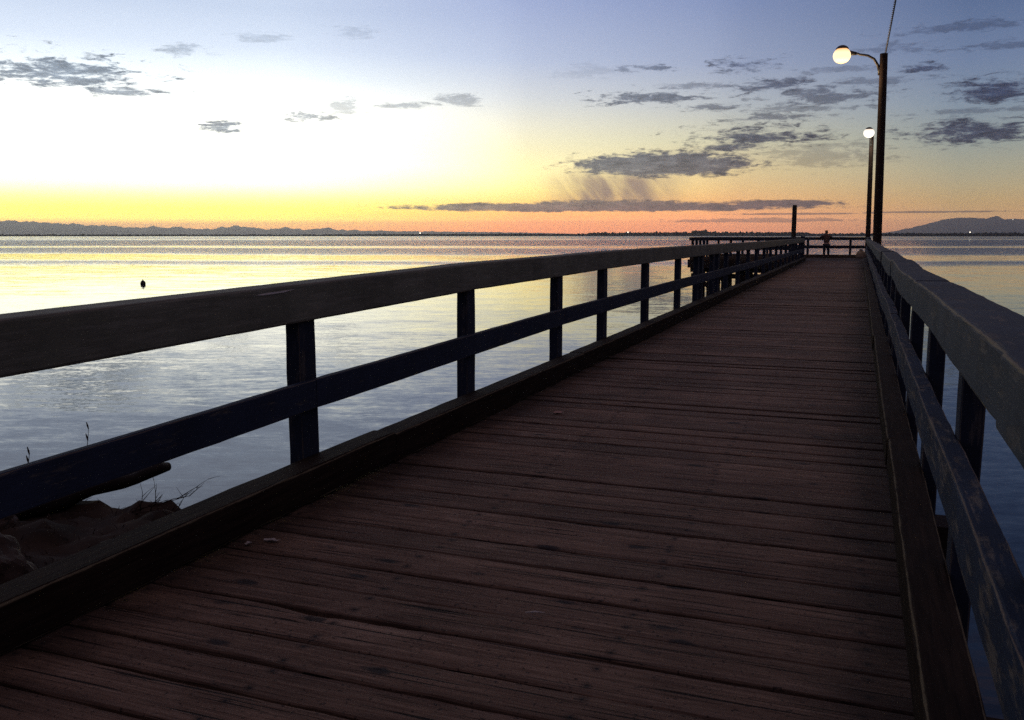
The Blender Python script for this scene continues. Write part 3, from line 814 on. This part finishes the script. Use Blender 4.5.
# ------------------------------------------------------------------ small things on the deck
def scrap(x, y, l, w, rot, mat, label, seed, cat='leaf', grp='pale scraps by the left kerb'):
    vs = []; n = 9; rr = random.Random(seed)
    for i in range(n):
        a = 2 * math.pi * i / n
        k = rr.uniform(.7, 1.15)
        vs.append((math.cos(a) * l * k, math.sin(a) * w * k, .008 + .010 * rr.random()))
    top = vs + [(p[0] * .9, p[1] * .9, p[2] - .004) for p in vs]
    fs = [tuple(range(n)), tuple(range(2 * n - 1, n - 1, -1))] + [(i, (i + 1) % n, (i + 1) % n + n, i + n) for i in range(n)]
    o = meshobj('leaf_scrap', top, fs, mat); o.location = (x, y, -.002); o.rotation_euler[2] = rot
    tag(o, label, cat, grp)
scrap(-2.80, 3.60, .020, .016, .4, M['leaf'], 'smaller pale scrap on the deck beside the left kerb', 1)
scrap(-2.72, 3.68, .045, .018, .2, M['leaf'], 'larger pale curled scrap on the deck beside the left kerb', 2)
scrap(-2.39, 7.36, .05, .04, .9, M['pinkleaf'], 'single pinkish leaf lying alone halfway along the deck', 3, grp=None)
mb = MB(); mb.tube([(-.04, 0, .008), (0, .004, .011), (.04, -.002, .010)], [.003, .004, .003], 6)
o = mb.build('twig', M['leaf'], None, True); o.location = (-1.17, 3.32, 0); o.rotation_euler[2] = .3
tag(o, 'short pale twig lying on the deck planks in the foreground', 'twig')

# bag in the corner of the platform
mb = MB(); vs = []; fs = []; ns = 16
prof = [(.02, 0), (.24, 0), (.27, .08), (.27, .25), (.22, .38), (.12, .45), (.07, .52), (.10, .58), (.02, .56)]
for i, (r, z) in enumerate(prof):
    for k in range(ns):
        q = 2 * math.pi * k / ns; w = 1 + .09 * mn.noise(Vector((math.cos(q) * 2, math.sin(q) * 2, z * 5)))
        vs.append((r * 1.15 * w * math.cos(q), r * .9 * w * math.sin(q), z))
for i in range(len(prof) - 1):
    for k in range(ns): fs.append((i * ns + k, i * ns + (k + 1) % ns, (i + 1) * ns + (k + 1) % ns, (i + 1) * ns + k))
fs.append(tuple(range(ns))); fs.append(tuple((len(prof) - 1) * ns + k for k in range(ns)))
mb.add(vs, fs)
o = mb.build('sack', M['bag'], None, True); o.location = (.12, 63.0, .003)
tag(o, 'small tan sack on the deck in the far right corner of the platform', 'bag')

# buoy
t = thing('buoy', 'small dark buoy floating alone on the bright water at the left', 'buoy', (-55.6, 59.2, WATER))
mb = MB(); mb.tube([(0, 0, -.22), (0, 0, -.1), (0, 0, .06), (0, 0, .20), (0, 0, .29), (0, 0, .33)], [.1, .18, .21, .19, .11, .04], 14); mb.build('float', M['buoy'], t, True)
mb = MB(); mb.tube([(0, 0, .31), (0, 0, .37)], [.04, .03], 8); mb.tube([(-.04, 0, .36), (0, 0, .41), (.04, 0, .36)], [.015, .015, .015], 6); mb.build('eye', M['metal'], t, True)

# ------------------------------------------------------------------ person leaning on the far railing
def skin_mesh(name, joints, edges, radii, mat, parent=None, levels=2):
    me = bpy.data.meshes.new(name); me.from_pydata(joints, edges, []); me.update()
    o = bpy.data.objects.new(name, me); COL.objects.link(o)
    md = o.modifiers.new('Skin', 'SKIN'); md.use_smooth_shade = True
    if not me.skin_vertices: 
        bpy.context.view_layer.objects.active = o
    sv = me.skin_vertices[0].data
    for i, r in enumerate(radii):
        sv[i].radius = r if isinstance(r, tuple) else (r, r)
        sv[i].use_root = (i == 0)
    sub = o.modifiers.new('Sub', 'SUBSURF'); sub.levels = levels; sub.render_levels = levels
    dg = bpy.context.evaluated_depsgraph_get(); dg.update()
    nm = bpy.data.meshes.new_from_object(o.evaluated_get(dg))
    bpy.data.objects.remove(o); nm.name = name
    nm.materials.clear(); nm.materials.append(mat)
    return link(bpy.data.objects.new(name, nm), parent)

def person():
    t = thing('person', 'person in a rust-brown jacket and dark trousers leaning on the far railing', 'person', (-2.02, 63.08, 0))
    t.scale = (1.08, 1.05, .99); t.rotation_euler[2] = .22
    # facing +Y (out to sea), forearms on the rail at z 1.33
    J = [(0, 0, .95), (0, .03, 1.12), (0, .08, 1.30), (0, .13, 1.45), (0, .17, 1.53), (0, .20, 1.60), (0, .22, 1.70), (0, .215, 1.765)]
    E_ = [(i, i + 1) for i in range(7)]
    Rr = [(.155, .12), (.145, .11), (.17, .115), (.12, .09), .052, (.068, .082), (.075, .092), (.05, .06)]
    def add(parent, pts, rads):
        pi = parent
        for p, r in zip(pts, rads):
            J.append(p); Rr.append(r); E_.append((pi, len(J) - 1)); pi = len(J) - 1
        return pi
    for s in (-1, 1):
        add(0, [(s * .10, -.01, .88), (s * .12, .02, .48), (s * .13, -.05, .09), (s * .14, .10, .04)], [.10, .065, .042, .04])
        w = add(3, [(s * .19, .12, 1.42), (s * .36, .20, 1.30), (s * .20, .52, 1.385), (s * .12, .60, 1.385)], [.062, .047, .036, .030])
        for k in range(4):
            add(w, [(s * (.075 - .014 * k), .635 + .006 * k, 1.385 - .004 * k), (s * (.03 - .014 * k), .66, 1.365)], [.009, .007])
        add(w, [(s * .10, .575, 1.415), (s * .07, .60, 1.415)], [.010, .008])
    skin_mesh('body', J, E_, Rr, M['skin'], t)
    # jacket over trunk and sleeves
    J2 = [(0, .0, .90), (0, .03, 1.12), (0, .08, 1.30), (0, .13, 1.45), (0, .165, 1.515)]
    E2 = [(0, 1), (1, 2), (2, 3), (3, 4)]; R2 = [(.185, .15), (.18, .14), (.205, .15), (.15, .12), (.075, .075)]
    for s in (-1, 1):
        pi = 3
        for p, r in zip([(s * .19, .12, 1.42), (s * .36, .20, 1.31), (s * .22, .49, 1.392)], [.085, .068, .052]):
            J2.append(p); R2.append(r); E2.append((pi, len(J2) - 1)); pi = len(J2) - 1
    skin_mesh('jacket', J2, E2, R2, M['jacket'], t)
    J3 = [(0, 0, .93)]; E3 = []; R3 = [(.175, .14)]
    for s in (-1, 1):
        pi = 0
        for p, r in zip([(s * .10, -.01, .84), (s * .12, .02, .48), (s * .13, -.045, .10)], [.118, .085, .066]):
            J3.append(p); R3.append(r); E3.append((pi, len(J3) - 1)); pi = len(J3) - 1
    skin_mesh('trousers', J3, E3, R3, M['trousers'], t)
    skin_mesh('hair', [(0, .195, 1.70), (0, .205, 1.765), (0, .17, 1.64)], [(0, 1), (0, 2)], [(.086, .096), (.066, .078), (.06, .06)], M['hair'], t)
    for s in (-1, 1):
        skin_mesh('shoe', [(s * .13, -.07, .055), (s * .135, .05, .048), (s * .14, .15, .042)], [(0, 1), (1, 2)], [(.05, .052), (.052, .048), (.045, .036)], M['shoe'], t)
person()

# ------------------------------------------------------------------ evening air
def haze():
    m = bpy.data.materials.new('evening_air'); m.use_nodes = True
    nt = m.node_tree; nt.nodes.clear()
    out = nt.nodes.new('ShaderNodeOutputMaterial'); v = nt.nodes.new('ShaderNodeVolumePrincipled')
    v.inputs['Color'].default_value = (.93, .92, .92, 1); v.inputs['Density'].default_value = 1.0e-4; v.inputs['Anisotropy'].default_value = .75
    nt.links.new(v.outputs[0], out.inputs['Volume'])
    h = 16500.0; z0 = WATER - 8.5; z1 = 234.0
    vs = [(x, y, z) for x in (-h, h) for y in (-h, h) for z in (z0, z1)]
    fs = [(0, 1, 3, 2), (4, 6, 7, 5), (0, 4, 5, 1), (2, 3, 7, 6), (0, 2, 6, 4), (1, 5, 7, 3)]
    o = meshobj('haze', vs, fs, m); tag(o, kind='stuff')
haze()

# ------------------------------------------------------------------ camera and render settings
cam = bpy.data.cameras.new('camera'); co = bpy.data.objects.new('camera', cam); link(co)
cam.sensor_width = 36; cam.lens = 36 * 900 / 1024; cam.clip_start = .05; cam.clip_end = 60000
co.location = (0, 0, 1.55); co.rotation_euler = (R(90 - 7.97), 0, R(20.953))
SC.camera = co
vs_ = SC.view_settings
SC.display_settings.display_device = 'sRGB'
vs_.view_transform = 'Standard'; vs_.look = 'None'; vs_.exposure = 0; vs_.gamma = 1; vs_.use_curve_mapping = False
SC.cycles.volume_bounces = 0
SC.cycles.max_bounces = 6
SC.cycles.use_denoising = False      # leave a little grain, as a phone picture at dusk has
SC.cycles.sample_clamp_indirect = 1.0; SC.cycles.sample_clamp_direct = 4.0
